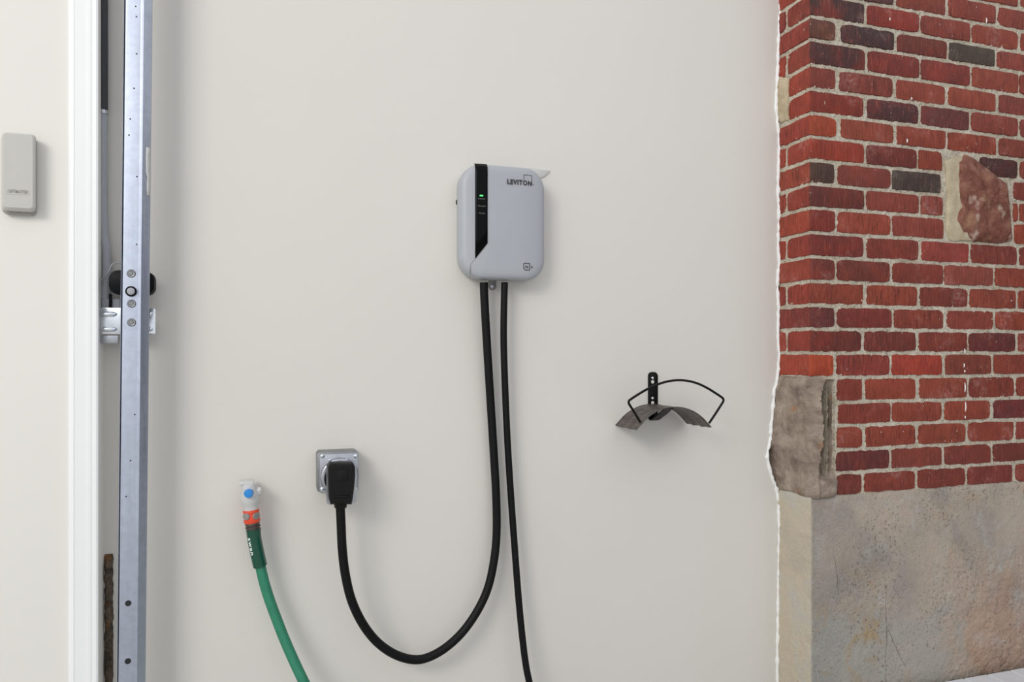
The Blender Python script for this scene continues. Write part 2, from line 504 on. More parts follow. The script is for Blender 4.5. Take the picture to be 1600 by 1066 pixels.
# door wall (reveal of the door opening) and its white stop moulding
bm = bmesh.new(); add_box(bm, (-1.6, YR, -0.03), (XL, 0.45, TOP), 0.002, 1)
wall_left = tag(finish('wall_left', bm, 'cream_paint', smooth=False), 'cream painted reveal beside the door opening holding the keypad', 'wall', kind='structure')
x0 = P(105, 533, YR - 0.012).x
wd = XL - x0
bm = bmesh.new()
pr = [(0, 0), (0, -.004), (.001, -.006), (.0035, -.006), (.005, -.0085), (.012, -.0105), (.0125, -.0095), (wd * .66, -.0095), (wd * .665, -.0110), (wd * .78, -.0112), (wd * .785, -.0102),
      (wd * .88, -.0102), (wd * .885, -.0125), (wd - .002, -.013), (wd + .0015, -.0115), (wd + .0015, 0)]
add_zprism(bm, [(x0 + a, YR + b) for a, b in pr], -0.03, TOP)
tag(finish('trim_1', bm, 'white_vinyl', smooth=False), 'bright white vinyl stop moulding beside the steel track', 'trim', kind='structure')

# rotten masonry in the inner corner
def rough_patch(name, lo, hi, dirn, amp, mat, parent, res=0.006, seed=0):
    (xa, za), (xb, zb) = lo, hi
    nx = max(3, int((xb - xa) / res)); nzr = max(3, int((zb - za) / res))
    V = []; F = []
    for j in range(nzr + 1):
        for i in range(nx + 1):
            x = xa + (xb - xa) * i / nx; z = za + (zb - za) * j / nzr
            e = min(1, 5 * min(i / nx, 1 - i / nx) + 0.0) * min(1, (zb - z) / 0.02)
            h = amp * (0.55 + 0.9 * nz((x, seed, z), 60) + 0.5 * nz((x, seed, z), 150)) * e
            jx = 0.0035 * nz((seed, x, z), 70) * (1 if i in (0, nx) else 0)
            V.append((x + jx, -0.001 - max(h, -0.002), z))
    for j in range(nzr):
        for i in range(nx):
            a = j * (nx + 1) + i; F.append((a, a + 1, a + nx + 2, a + nx + 1))
    return pydata(name, V, F, mat, parent)
pz = P(168, 866, 0)
rough_patch('exposed_masonry', (XL + 0.0005, 0.0), (P(177, 900, 0).x, pz.z), 0, 0.014, 'rotten_masonry', wall_back, seed=3)

# ------------------------------------------------------------------ masonry pier: mortar body, bricks, stones, concrete base
concrete_mat('old_concrete', XC)
zc = lambda py: P(1266, py, YF).z
z13 = lambda py: P(1310, py, YF).z
bed = [zc(25) + 0.0678 * k for k in (5, 4, 3, 2, 1)] + [zc(p) for p in (25, 60.5, 100.5, 138, 176, 212.6, 249.5, 287, 324, 363, 401, 439, 477, 514, 551.7)] \
      + [z13(p) for p in (590, 629, 666, 703.5, 740, 773)]
ZB = bed[-1]                                   # bottom of the brickwork
XR = 2.62
def fold(u, z, d):
    """u < 0 on the return, u > 0 on the front; d = depth into the pier"""
    if u < -1e-6: return Vector((XC + d, YF - u, z))
    if u > 1e-6: return Vector((XC + u, YF + d, z))
    return Vector((XC + d, YF + d, z))

uq = P(1304, 533, YF).x - XC
ZQ1, ZQ0 = zc(590) - 0.004, zc(776)
# mortar
def sheet(name, us, zs, depth, mat, parent, close=True):
    V = []; F = []
    for z in zs:
        for u in us: V.append(fold(u, z, depth(u, z)))
    n = len(us)
    for j in range(len(zs) - 1):
        for i in range(n - 1):
            a = j * n + i; F.append((a, a + 1, a + n + 1, a + n))
    return pydata(name, V, F, mat, parent, ang=80)
def frange(a, b, s):
    n = max(1, int(round((b - a) / s)))
    return [a + (b - a) * i / n for i in range(n + 1)]
us = frange(-0.20, -0.004, 0.0045) + [0.0] + frange(0.004, XR - XC, 0.0042)
zs = frange(ZB - 0.02, bed[0] + 0.03, 0.0042)
def mdepth(u, z):
    q = (u, 4.0, z)
    d = 0.0034 + 0.0022 * nz(q, 70) + 0.0026 * nz(q, 150)
    if u < uq + 0.004 and ZQ0 - 0.02 < z < ZQ1 - 0.005: d += 0.06
    return d + (0.004 if abs(u) < 0.003 else 0)
wall_right = sheet('wall_right', us, zs, mdepth, 'lime_mortar', None)
tag(wall_right, 'weathered red brick pier with mortar joints and a concrete base', 'wall', kind='structure')
bm = bmesh.new(); add_box(bm, (XC + 0.072, YF + 0.072, -0.03), (XR, 0.5, TOP))
finish('masonry_core', bm, 'lime_mortar', wall_right, smooth=False)

def brick(u0, u1, z0, z1, col, dark=0.0, rag=0.0016, proud=None, cut=None):
    rag = random.uniform(0.0014, 0.0034)
    corner = u0 < 0 < u1
    proud = random.uniform(-0.0005, 0.0022) if proud is None else proud
    nu = max(3, int((u1 - u0) / 0.017))
    ul = [u0 + (u1 - u0) * i / nu for i in range(nu + 1)]
    if corner:
        ul = sorted([u for u in ul if abs(u) > 0.007] + [-0.003, 0.0, 0.003])
        nu = len(ul) - 1
    nzr = 4
    sd = random.uniform(0, 100)
    cx = [0, 0, 0]
    tilt = random.uniform(-0.006, 0.006)
    um = (u0 + u1) / 2
    V = []; F = []
    rings = {}
    def co(i, j, grow=0.0):
        u = ul[i]; z = z0 + (z1 - z0) * j / nzr
        r = rag
        if j in (0, nzr):
            s = 1 if j else -1
            z += s * (r * 1.1 * nz((u, sd, j), 75) + r * 0.8 * nz((u, sd, j + 9), 190) + grow)
        if i in (0, nu):
            s = 1 if i else -1
            u += s * (r * nz((z, sd + 5, i), 75) + grow)
        if i in (0, nu) and j in (0, nzr):
            k = 0.0045 * (0.3 + 1.4 * abs(nz((i * .3, j * .7, sd), 3.3)))
            z -= (1 if j else -1) * k; u -= (1 if i else -1) * k
        if cut:
            u, z = cut(u, z)
        if not corner: z += tilt * (u - um) * 0.5
        return u, z
    n1 = nu + 1
    for j in range(nzr + 1):
        for i in range(n1):
            u, z = co(i, j)
            rim = i in (0, nu) or j in (0, nzr)
            d = -proud + (0.0016 if rim else 0.0) + 0.0010 * nz((u, sd, z), 45)
            p = fold(u, z, d)
            if corner and abs(u) < 1e-6: p = fold(0, z, d + 0.0014)
            V.append(p)
    for j in range(nzr):
        for i in range(nu):
            a = j * n1 + i; F.append((a, a + 1, a + n1 + 1, a + n1))
    loop = [(i, 0) for i in range(n1)] + [(nu, j) for j in range(1, nzr + 1)] + [(i, nzr) for i in range(nu - 1, -1, -1)] + [(0, j) for j in range(nzr - 1, 0, -1)]
    base = len(V)
    for (i, j) in loop:
        u, z = co(i, j, 0.0010); V.append(fold(u, z, -proud + 0.004))
    base2 = len(V)
    for (i, j) in loop:
        u, z = co(i, j, 0.0010); V.append(fold(u, z, 0.030))
    m = len(loop)
    for k in range(m):
        k2 = (k + 1) % m
        a, b = loop[k][1] * n1 + loop[k][0], loop[k2][1] * n1 + loop[k2][0]
        F.append((a, b, base + k2, base + k)); F.append((base + k, base + k2, base2 + k2, base2 + k))
    c = sum(V, Vector()) / len(V)
    me = bpy.data.meshes.new('brick'); me.from_pydata([tuple(v - c) for v in V], [], F)
    bm = bmesh.new(); bm.from_mesh(me); bmesh.ops.recalc_face_normals(bm, faces=bm.faces)
    bm.normal_update()
    cen = Vector((XC + 0.12, YF + 0.12, c.z)) - c
    out = sum((1 if f.normal.dot(f.calc_center_median() - cen) > 0 else -1) for f in bm.faces)
    if out < 0: bmesh.ops.reverse_faces(bm, faces=bm.faces)
    bm.to_mesh(me); bm.free()
    me.materials.append(MAT['fired_brick'])
    if corner or u1 < 0:
        at = me.attributes.new('return_face', 'FLOAT', 'FACE')
        at.data.foreach_set('value', [1.0 if (p.center.y + c.y) > YF + 0.004 and p.center.x + c.x < XC + 0.02 else 0.0 for p in me.polygons])
    for p in me.polygons: p.use_smooth = True
    me.set_sharp_from_angle(angle=math.radians(50))
    o = bpy.data.objects.new('brick', me); COL.objects.link(o)
    o.location = c; o.parent = wall_right
    o.color = (*col[:3], 1.0 - dark)
    return o

RED = [srgb(140, 56, 43), srgb(134, 52, 42), srgb(144, 60, 46), srgb(128, 50, 41), srgb(138, 57, 48), srgb(146, 58, 43)]
UP = lambda px: P(px, 533, YF).x - XC
# joints on the front of every course, read off from the corner to the right: (left, right) of each brick; dict marks special bricks
A_ = [(None, 1306), (1313, 1396), (1402, 1478), (1483, 1556), (1561, 1630), (1636, 1700)]
B_ = [(None, 1351), (1356, 1436.5), (1440, 1516), (1520, 1591), (1596, 1664), (1669, 1735)]
rows_px = [
 B_, A_, B_,                                   # mostly above the frame
 A_, 
 B_,
 [(None, 1305), (1315, 1397), (1403, 1480), (1484, 1555), (1559, 1629), (1635, 1700)],
 [(None, 1352.5), (1357, 1437), (1440, 1516), (1520, 1592), (1594, 1664), (1669, 1735)],
 [(None, 1306), (1313, 1395), (1402, 1477), (1483, 1556), (1562, 1630), (1636, 1700)],
 [(None, 1350), (1356, 1435.5), (1440.5, 1515), (1519, 1590.5), (1595, 1664), (1669, 1735)],
 [(None, 1307), (1315, 1396), (1402.5, 1478), (1482, 1557), (1562, 1630), (1636, 1700)],
 [(None, 1350.5), (1355, 1432.5), (1436.5, 1472), 'S', (1532, 1590), (1595, 1664), (1669, 1735)],
 [(None, 1304.5), (1310, 1392), (1395, 1470), 'S', (1585, 1650), (1655, 1720)],
 [(None, 1350.5), (1355, 1436), (1440, 1473), 'S', (1584.5, 1591.5), (1594, 1660), (1665, 1730)],
 [(None, 1305), (1309.5, 1392), (1396, 1475), 'S', (1586, 1650), (1655, 1720)],
 [(None, 1349), (1355.5, 1435.5), (1441, 1514), (1518.5, 1589.5), (1594, 1664), (1669, 1735)],
 [(None, 1304.5), (1309, 1390.5), (1396, 1473.5), (1476.5, 1551.5), (1556, 1628), (1633, 1700)],
 [(None, 1349.5), (1356, 1434), (1439, 1512.5), (1516.5, 1588), (1592, 1662), (1667, 1735)],
 [(None, 1303.5), (1309, 1393.5), (1398, 1474.5), (1481, 1552.5), (1557, 1628), (1633, 1700)],
 [(None, 1346), (1351.5, 1431), (1437, 1512), (1515, 1587), (1592, 1662), (1667, 1735)],
 [(None, 1302.5), (1308, 1390.5), (1394.5, 1472), (1478, 1549), (1554, 1626), (1631, 1700)],
 [(1309, 1347), (1353, 1431), (1438, 1511.5), (1515, 1585), (1589, 1660), (1665, 1735)],
 [(1310.5, 1391.5), (1395.5, 1471.5), (1477, 1547), (1554, 1625), (1630, 1700)],
 [(1309, 1347), (1353.5, 1431), (1436, 1508.5), (1514, 1584), (1589, 1660), (1665, 1735)],
 [(1307.5, 1390), (1394.5, 1472), (1477, 1548), (1553, 1624), (1629, 1700)],
 [(1308.5, 1346), (1351.5, 1430), (1435, 1508), (1513, 1582), (1588, 1660), (1665, 1735)],
]
# special colours by (row, brick): colour, dark skin amount
R = srgb
SPEC = {
 (3, 1): (R(96, 50, 52), .6), (4, 0): (R(120, 44, 38), .95), (4, 1): (R(136, 42, 32), .1),
 (5, 0): (R(106, 56, 44), .35), (5, 1): (R(92, 44, 46), .95), (5, 2): (R(122, 44, 32), .35), (5, 3): (R(76, 62, 54), .3),
 (6, 0): (R(116, 40, 34), .8), (6, 1): (R(134, 44, 36), .25), (6, 2): (R(134, 46, 38), .3),
 (8, 0): (R(138, 44, 30), .15), (8, 1): (R(112, 42, 40), .75), (8, 2): (R(120, 50, 48), .4),
 (9, 0): (R(166, 62, 36), .1), (10, 0): (R(150, 50, 34), .1), (10, 1): (R(126, 42, 34), .35), (10, 4): (R(82, 36, 34), .6),
 (11, 0): (R(78, 52, 42), .6), (11, 2): (R(72, 58, 56), .5),
 (12, 0): (R(122, 44, 34), .4), (13, 0): (R(134, 44, 36), .1), (14, 0): (R(130, 42, 34), .35), (14, 2): (R(150, 58, 52), 0),
 (15, 0): (R(132, 50, 42), .3), (15, 1): (R(124, 48, 38), .35), (15, 3): (R(148, 66, 58), 0),
 (17, 0): (R(116, 44, 42), .5), (17, 1): (R(128, 44, 38), .25),
 (18, 0): (R(122, 42, 34), .45), (18, 1): (R(128, 48, 40), .3), (18, 3): (R(120, 44, 40), .4),
 (19, 0): (R(176, 64, 40), .0), (19, 1): (R(144, 52, 44), .2), (19, 2): (R(160, 54, 42), 0),
 (21, 3): (R(124, 44, 42), .4), (23, 0): (R(120, 42, 36), .45), (24, 3): (R(138, 52, 46), .2),
}
# the field stone's slanting shoulder trims the brick beside it
def stone_cut(u, z):
    a, b = P(1512, 246, YF), P(1560, 283, YF)
    lim = (a.x - XC) + (a.z - z) / (a.z - b.z) * (b.x - a.x) + 0.012
    return (max(u, lim), z)
for r, row in enumerate(rows_px):
    zt, zb = bed[r] , bed[r + 1]
    jt = 0.0060
    z1, z0 = zt - jt, zb + jt
    if r == 24: z0 = zb + 0.001
    i = -1
    for it in row:
        if it == 'S': i += 1; continue
        i += 1
        a, b = it
        col, dark = SPEC.get((r, i), (random.choice(RED), random.choice([0, 0, 0, .1, .2])))
        k = random.uniform(0.93, 1.07)
        col = tuple(c * k for c in (col[0], col[1] * 1.18, col[2] * 1.0))
        cut = None
        if a is None:
            header_front = b < 1330          # long side of the brick lies on the return
            u0 = -0.19 if header_front else -0.097
            if r in (7, 8): u0 = -0.092
            u1 = UP(b)
            brick(u0, u1, z0, z1, col, dark)
            if not header_front and r != 8:  # next brick of the return, running on behind the plaster
                brick(-0.19, -0.1075, z0, z1, random.choice(RED), 0.1)
        else:
            if r == 10 and i == 4: cut = stone_cut
            brick(UP(a), UP(b), z0, z1, col, dark, cut=cut)

# small stone bedded in the return
def blob_stone(name, outline, mat, parent, bulge, face='front', res=18, seed=0, amp=0.004, depth0=0.010):
    """outline: (u, z) polygon; dome-like stone standing proud of the masonry"""
    c = Vector((sum(p[0] for p in outline) / len(outline), sum(p[1] for p in outline) / len(outline)))
    pts = []
    n = len(outline)
    for i in range(n):
        a, b = Vector(outline[i]), Vector(outline[(i + 1) % n])
        m = max(1, int((b - a).length / 0.010))
        for k in range(m): pts.append(a.lerp(b, k / m))
    V = []; F = []
    rings = [1.0, 1.0, 0.97, 0.92, 0.84, 0.74, 0.62, 0.5, 0.38, 0.26, 0.14]
    for ri, s in enumerate(rings):
        for p in pts:
            q = c + (p - c) * s
            if s > 0.9:
                q += Vector((nz((p.x, seed, p.y), 60), nz((p.y, seed, p.x), 60))) * 0.003
            prof = min(1.0, (1 - s) / 0.22)
            d = -bulge * (prof ** 0.6) - amp * prof * (nz((q.x, seed, q.y), 22) * 1.6 + nz((q.x, seed, q.y), 55) + 0.5 * nz((q.x, seed, q.y), 120))
            if ri == 0: d = depth0
            V.append(fold(q.x, q.y, d))
    m = len(pts)
    for ri in range(len(rings) - 1):
        for k in range(m):
            a = ri * m + k; b = ri * m + (k + 1) % m
            F.append((a, b, b + m, a + m))
    V.append(fold(c.x, c.y, -bulge - amp * nz((c.x, seed, c.y), 22) * 1.6))
    l = len(V) - 1
    for k in range(m): F.append(((len(rings) - 1) * m + k, (len(rings) - 1) * m + (k + 1) % m, l))
    return pydata(name, V, F, mat, parent, ang=75)
uo = lambda px, py: (P(px, py, YF).x - XC, P(px, py, YF).z)
blob_stone('stone_bedding', [uo(*p) for p in ((1477, 251), (1500, 243), (1512, 250), (1520, 300), (1522, 376), (1486, 377), (1478, 360), (1480, 300))], 'stone_bedding', wall_right, 0.005, seed=2, amp=0.003)
tag(blob_stone('field_stone', [uo(*p) for p in ((1496, 252), (1508, 241), (1520, 247), (1540, 262), (1558, 277), (1572, 287), (1577, 318), (1579, 350), (1580, 377),
     (1560, 380), (1522, 378), (1502, 366), (1492, 345), (1500, 322), (1494, 295))], 'field_stone', wall_right, 0.016, seed=8, amp=0.006),
    'mottled reddish field stone set among the bricks')
uret = lambda px, py: (-(PX(px, XC, py).y - YF), PX(px, XC, py).z)
blob_stone('return_stone', [uret(*p) for p in ((1215, 120), (1232, 122), (1231, 188), (1220, 192), (1215, 188))], 'stone_bedding', wall_right, 0.006, seed=5, amp=0.004)

# quoin stone at the corner under the brickwork
zq1, zq0 = zc(590) + 0.001, zc(776)
uq = UP(1305.5)
US = frange(-0.185, uq, 0.003)
ZS = frange(zq0 - 0.004, zq1, 0.0035)
crest = [(t_, P(px_, 680, YF - 0.02).x - XC) for t_, px_ in ((0.0, 1289), (0.08, 1286), (0.2, 1282), (0.35, 1284), (0.5, 1287), (0.65, 1282), (0.8, 1280), (1.0, 1280))]
def lerp_t(tab, t):
    for (a, va), (b, vb) in zip(tab[:-1], tab[1:]):
        if t <= b: return va + (vb - va) * (t - a) / (b - a)
    return tab[-1][1]
bul = [(0, 0.0), (0.18, 0.004), (0.32, 0.020), (0.40, 0.034), (0.52, 0.020), (0.7, 0.016), (0.88, 0.010), (1, 0.0)]
V = []; F = []
for z in ZS:
    t = (zq1 - z) / (zq1 - zq0)              # 0 at the top
    tb = 1 - t
    for u in US:
        n = 0.0050 * nz((u, 7, z), 20) + 0.0034 * nz((u, 7, z), 55) + 0.0022 * nz((u, 7, z), 130)
        d = -0.004 - n
        if u < 0:
            s = min(1, max(0, (-u - 0.02) / 0.12))
            d -= lerp_t(bul, tb) * s + 0.003 * math.exp(-((u + 0.03) / 0.02) ** 2)
        else:
            cr = lerp_t(crest, t) + 0.003 * nz((1, 1, z), 60)
            if u < cr: d -= 0.020 * (u / cr) ** 0.8
            else:
                k = min(1, (u - cr) / 0.008)
                hollow = (0.046 if t < 0.82 else 0.046 * max(-0.25, 1 - (t - 0.82) / 0.04)) * min(1, 0.30 + t * 6) * (1 - 0.95 * ((u - cr) / (uq + 0.004 - cr)) ** 8)
                d += -0.020 * (1 - k) + hollow * k
        e = min(1, (z - ZS[0]) / 0.012, (zq1 - z) / 0.008)
        d += 0.007 * (1 - max(0, e)) ** 2
        V.append(fold(u, z, d) if abs(u) > 0.0015 else Vector((XC + d + 0.002, YF + d + 0.002, z)))
nU = len(US)
for j in range(len(ZS) - 1):
    for i in range(nU - 1):
        a = j * nU + i; F.append((a, a + 1, a + nU + 1, a + nU))
tag(pydata('quoin_stone', V, F, 'quoin_sandstone', wall_right, ang=50), 'rough brown-grey corner stone with a dark hollow on its right')

# old concrete base
us = frange(-0.20, -0.004, 0.005) + [0.0] + frange(0.004, XR - XC, 0.0045)
def cdepth(u, z):
    q = (u, 11.0, z)
    pt = max(0.0, nz((u, 2.0, z), 5) + 0.1)
    right = min(1, max(0, (u - 0.42 + 0.1 * nz((1, u, z), 9)) / 0.1)) * min(1, max(0, (0.42 - z) / 0.1))
    d = -0.003 + 0.0022 * nz(q, 8) + 0.0012 * nz(q, 60) + 0.0030 * pt * nz(q, 130)
    d += right * (0.003 + 0.0030 * nz(q, 20) + 0.0020 * nz(q, 62) + 0.0028 * nz(q, 125))
    if abs(u) < 0.03: d += 0.003 * nz((0, 3, z), 30) * (1 - abs(u) / 0.03)
    d += 0.006 * max(0, 1 - (ZB - z) / 0.012) ** 2
    return d
o = sheet('concrete_base', us, frange(-0.03, ZB - 0.001, 0.0045), cdepth, 'old_concrete', wall_right)
tag(o, 'stained old concrete base under the bricks')
# white paint runs on the return beside the plaster edge
bm = bmesh.new()
pp = [PX(px, XC, py) + Vector((-0.004, 0, 0)) for px, py in ((1219.5, 790), (1219, 830), (1218, 880), (1217.5, 940), (1217, 1000), (1216.5, 1066))]
pp = spline(pp, 22)
add_tube(bm, pp, [max(0.0008, 0.0024 + 0.0028 * nz((8, 1, q.z), 40) + 0.002 * nz((8, 1, q.z), 110)) for q in pp], 8)
finish('paint_run', bm, 'white_paint_bead', wall_right)

for cr in (((1385, 925), (1384, 960), (1386, 990), (1384, 1030), (1385, 1090)), ((1386, 978), (1396, 1002), (1405, 1022), (1416, 1042)), ((1303, 868), (1307, 890), (1311, 930))):
    bm = bmesh.new(); q = spline([P(a, b, YF - 0.004) for a, b in cr], 6)
    q = [p + Vector((0.002 * nz(p, 60), YF - p.y + cdepth(p.x - XC, p.z) - 0.0002, 0)) for p in q]
    add_tube(bm, q, [0.0009 * (0.35 + abs(nz(p, 40))) for p in q], 6); finish('crack', bm, 'crack_brown', wall_right)
for px, pa, pb in ((1507, 545, 552), (1506.2, 568, 574), (1507, 578, 582), (1507.5, 598, 613), (1508.4, 628, 643), (1507.6, 650, 654), (1417, 217, 223), (1541, 28, 36), (1390, 28, 32), (1424, 152, 156)):
    bm = bmesh.new(); q = spline([P(px, pa, YF - 0.0028), P(px + .6, (pa + pb) / 2, YF - 0.0030), P(px, pb, YF - 0.0028)], 5)
    add_tube(bm, q, [0.0006 + 0.0012 * math.sin(math.pi * (k + 1) / (len(q) + 1)) for k in range(len(q))], 7); finish('paint_drip', bm, 'white_paint_bead', wall_right)

# ------------------------------------------------------------------ EV CHARGER
D = 0.066
cx0 = P(712, 350, -0.004).x; cx1 = P(852, 350, -0.050).x
cz1 = P(780, 258, -0.058).z; cz0 = P(780, 439.5, -0.010).z
cxm, hw = (cx0 + cx1) / 2, (cx1 - cx0) / 2
ch = thing('car_charger', 'pale grey wall-mounted car charger with a glossy black stripe', 'charger', (cxm, 0, cz0))
def cfront(x): return 0.012 * (abs(x - cxm) / hw) ** 2.4
bm = bmesh.new()
rings = []
prof = [(0.004, 0.0), (0.001, -0.012), (0, -0.030), (0, -0.050), (0.0012, -0.057), (0.004, -0.0618), (0.009, -0.0645), (0.016, -D)] + [(0.016 + 0.0125 * k, -D) for k in range(1, 8)]
for ins, y in prof:
    r = max(0.006, 0.056 - ins * 0.8)
    o2 = rrect(cx0 + ins, cx1 - ins, cz0 + ins, cz1 - ins, r, 10)
    rings.append([bm.verts.new((x, y + (cfront(x) if y < -0.02 else 0) * min(1, (-y - 0.02) / 0.03), z)) for x, z in o2])
for a, b in zip(rings[:-1], rings[1:]):
    n = len(a)
    for k in range(n): bm.faces.new((a[k], a[(k + 1) % n], b[(k + 1) % n], b[k]))
bm.faces.new(rings[-1]); bm.faces.new(rings[0])
body = finish('body', bm, 'charger_plastic', ch, ang=50)
FY = -0.064
def fz(px, py): q = P(px, py, FY); return q.x, q.z
# stripe (follows the front, folds over the top edge)
def front_y(x, z):
    top = cz1 - z
    e = 0.0
    if top < 0.016:
        k = 1 - top / 0.016; e = 0.009 * k ** 2.4
    return -D + cfront(x) + e
def surf_patch(name, outline_cols, mat, parent, lift=0.0010):
    """outline_cols: list of (x, zbottom, ztop)"""
    V = []; F = []; n = 14
    for x, zb, zt in outline_cols:
        for j in range(n + 1):
            z = zb + (zt - zb) * (j / n) ** 0.6
            V.append((x, front_y(x, z) - lift, z))
    m = n + 1
    for i in range(len(outline_cols) - 1):
        for j in range(n): F.append((i * m + j, (i + 1) * m + j, (i + 1) * m + j + 1, i * m + j + 1))
    o = pydata(name, V, F, mat, parent, ang=60)
    md = o.modifiers.new('thick', 'SOLIDIFY'); md.thickness = 0.002; md.offset = 0
    return o
xl, zl = fz(742.8, 404); xr, zr = fz(761.5, 380)
ztop = cz1 - 0.0008
stripe = surf_patch('indicator_stripe', [(xl + (xr - xl) * k / 6, zl + (zr - zl) * (k / 6) ** 1.0, ztop) for k in range(7)], 'gloss_black', ch)
stripe['label'] = 'glossy black indicator stripe'
# groove line running on below the stripe
g3 = [fz(*p) for p in ((761.5, 380), (755, 389), (743, 404), (737, 412), (735.5, 420), (735.2, 432))]
bm = bmesh.new(); add_tube(bm, spline([(x, front_y(x, z) + 0.0004 if z > cz0 + 0.012 else front_y(x, z) + 0.003, z) for x, z in g3], 6), 0.0009, 8)
finish('seam', bm, 'connector_grey', ch)
def onfront(px, py, lift=0.0022):
    x, z = fz(px, py)
    def warp(c):
        return Vector((x + c.x, front_y(x + c.x, z + c.y) - lift - c.z, z + c.y))
    return warp
def lift_text(name, body_, size, mat, parent, px, py, pxw, bold=0.0, lift=0.0022):
    wdt = fz(px + pxw, py)[0] - fz(px, py)[0]
    return text(name, body_, size, mat, parent, None, bold, 0.0002, wdt, onfront(px, py, lift))
lift_text('logo_lettering', 'LEVITON', 0.0165, 'ink', ch, 792, 287.3, 39, 0.0007, 0.0008)
lift_text('logo_mark', 'TM', 0.004, 'ink', ch, 832.3, 289, 2.2, 0.0, 0.0008)
def bars(name, pts, r, mat, parent, lift=0.0008):
    bm = bmesh.new()
    for (a, b), (c, d) in pts:
        p, q = fz(a, b), fz(c, d)
        n = 4
        add_tube(bm, [Vector((p[0] + (q[0] - p[0]) * k / n, front_y(p[0] + (q[0] - p[0]) * k / n, p[1] + (q[1] - p[1]) * k / n) - 0.0002, p[1] + (q[1] - p[1]) * k / n)) for k in range(n + 1)], r, 6)
    return finish(name, bm, mat, parent)
bars('logo_square', [((818.6, 282), (818.6, 273.3)), ((818.6, 273.3), (831.2, 274.3)), ((831.2, 274.3), (831.2, 288.5))], 0.0007, 'ink', ch)
bars('rating_badge', [((818.3, 411.5), (827.8, 411.5)), ((827.8, 411.5), (827.8, 422)), ((827.8, 422), (820.5, 422)), ((820.5, 422), (818.3, 419.8)), ((818.3, 419.8), (818.3, 411.5))], 0.0010, 'ink', ch)
lift_text('rating_lettering', '45', 0.0095, 'ink', ch, 820.2, 419.2, 5.4, 0.0002, 0.0008)
lift_text('unit_lettering', 'A', 0.0085, 'ink', ch, 829.6, 419.0, 3.4, 0.0002, 0.0008)
for body_, px, py, pw_ in (('Power', 747.5, 311.5, 10.5), ('Network', 747, 322.8, 11.5), ('Fault', 748.3, 334.2, 9.3)):
    lift_text('status_lettering', body_, 0.0055, 'label_grey', stripe, px, py, pw_, 0.0001)
x, z = fz(752.3, 306)
bm = bmesh.new(); add_prism(bm, rrect(x - 0.005, x + 0.005, z - 0.0016, z + 0.0016, 0.0015, 3), front_y(x, z), front_y(x, z) - 0.0024)
finish('status_light', bm, 'led_green', stripe)
# mounting tab and screw below, pale mounting plate behind
tx, tz = P(769, 447.5, -0.004).x, P(769, 447.5, -0.004).z
bm = bmesh.new(); add_prism(bm, rrect(tx - 0.0085, tx + 0.0105, tz - 0.0095, cz0 + 0.02, 0.008, 5), 0.0, -0.005, 0.001)
tab = finish('mounting_tab', bm, 'connector_grey', ch)
bm = bmesh.new(); add_lathe(bm, (tx, -0.005, tz), (0, -1, 0), [(0, 0.0062), (0.0012, 0.0062), (0.0022, 0.0048), (0.0022, 0.002), (0.0012, 0.0018)], 16)
finish('screw', bm, 'zinc_plate', tab)
a, b, c_ = P(826, 262, -0.002), P(859, 266.5, -0.002), P(850, 276, -0.002)
bm = bmesh.new(); add_prism(bm, [(a.x - 0.03, a.z - 0.01), (a.x, a.z), (b.x, b.z), (b.x - 0.002, b.z - 0.005), (c_.x, c_.z), (c_.x - 0.04, c_.z - 0.02)], 0.0, -0.004, 0.001)
tag(finish('mounting_plate', bm, 'tap_white', ch), 'white corner of the mounting plate')
bm = bmesh.new(); q = P(712, 316, -0.012); add_prism(bm, rrect(q.x + 0.001, q.x + 0.006, q.z - 0.006, q.z + 0.006, 0.002, 3), -0.010, -0.016)
finish('side_latch', bm, 'sensor_black', ch)

# ------------------------------------------------------------------ CABLES AND OUTLET
pc = thing('power_cable', 'thick black power cable looping from charger down to the metal outlet', 'cable', P(531, 790, -0.075))
yy = [(756, 441.5, -.036), (757, 470, -.034), (761, 540, -.030), (766, 620, -.026), (771, 700, -.024), (775, 770, -.026), (776, 830, -.030), (772, 875, -.034), (762, 920, -.040), (744, 958, -.046),
      (719, 992, -.052), (688, 1018, -.057), (655, 1031, -.061), (622, 1025, -.066), (592, 1006, -.070), (568, 977, -.074), (550, 940, -.077), (540, 900, -.079), (535, 860, -.080), (533, 820, -.080), (531.5, 788, -.080)]
pth = spline([P(*p) for p in yy], 8)
bm = bmesh.new(); add_tube(bm, pth, 0.0107, 18)
finish('cord', bm, 'black_rubber', pc)
# plug
def quad_loft(bm, secs, bev=0.006):
    """secs: (y, [(x,z) outline]) loft"""
    rs = [[bm.verts.new((x, y, z)) for x, z in o_] for y, o_ in secs]
    n = len(rs[0])
    for a, b in zip(rs[:-1], rs[1:]):
        for k in range(n): bm.faces.new((a[k], a[(k + 1) % n], b[(k + 1) % n], b[k]))
    bm.faces.new(rs[0]); bm.faces.new(rs[-1])
def plug_outline(ins, y=-0.108):
    pts = [(516, 724.5), (552.5, 724.5), (555.5, 730), (555.8, 745), (554.3, 762), (552, 781), (550, 789.5), (516.5, 789.5), (514.5, 781), (513.5, 762), (513, 745), (513.2, 730)]
    c = P(534, 757, y)
    out = []
    for p in pts:
        q = P(*p, y); v = Vector((q.x - c.x, q.z - c.z)); l = v.length
        v *= (l - ins) / l; out.append((c.x + v.x, c.z + v.y))
    return out
bm = bmesh.new()
quad_loft(bm, [(-0.0645, plug_outline(0.004)), (-0.068, plug_outline(0.001)), (-0.098, plug_outline(0.0)), (-0.104, plug_outline(0.002)), (-0.108, plug_outline(0.007))])
plug = finish('plug', bm, 'plug_black', pc, ang=35)
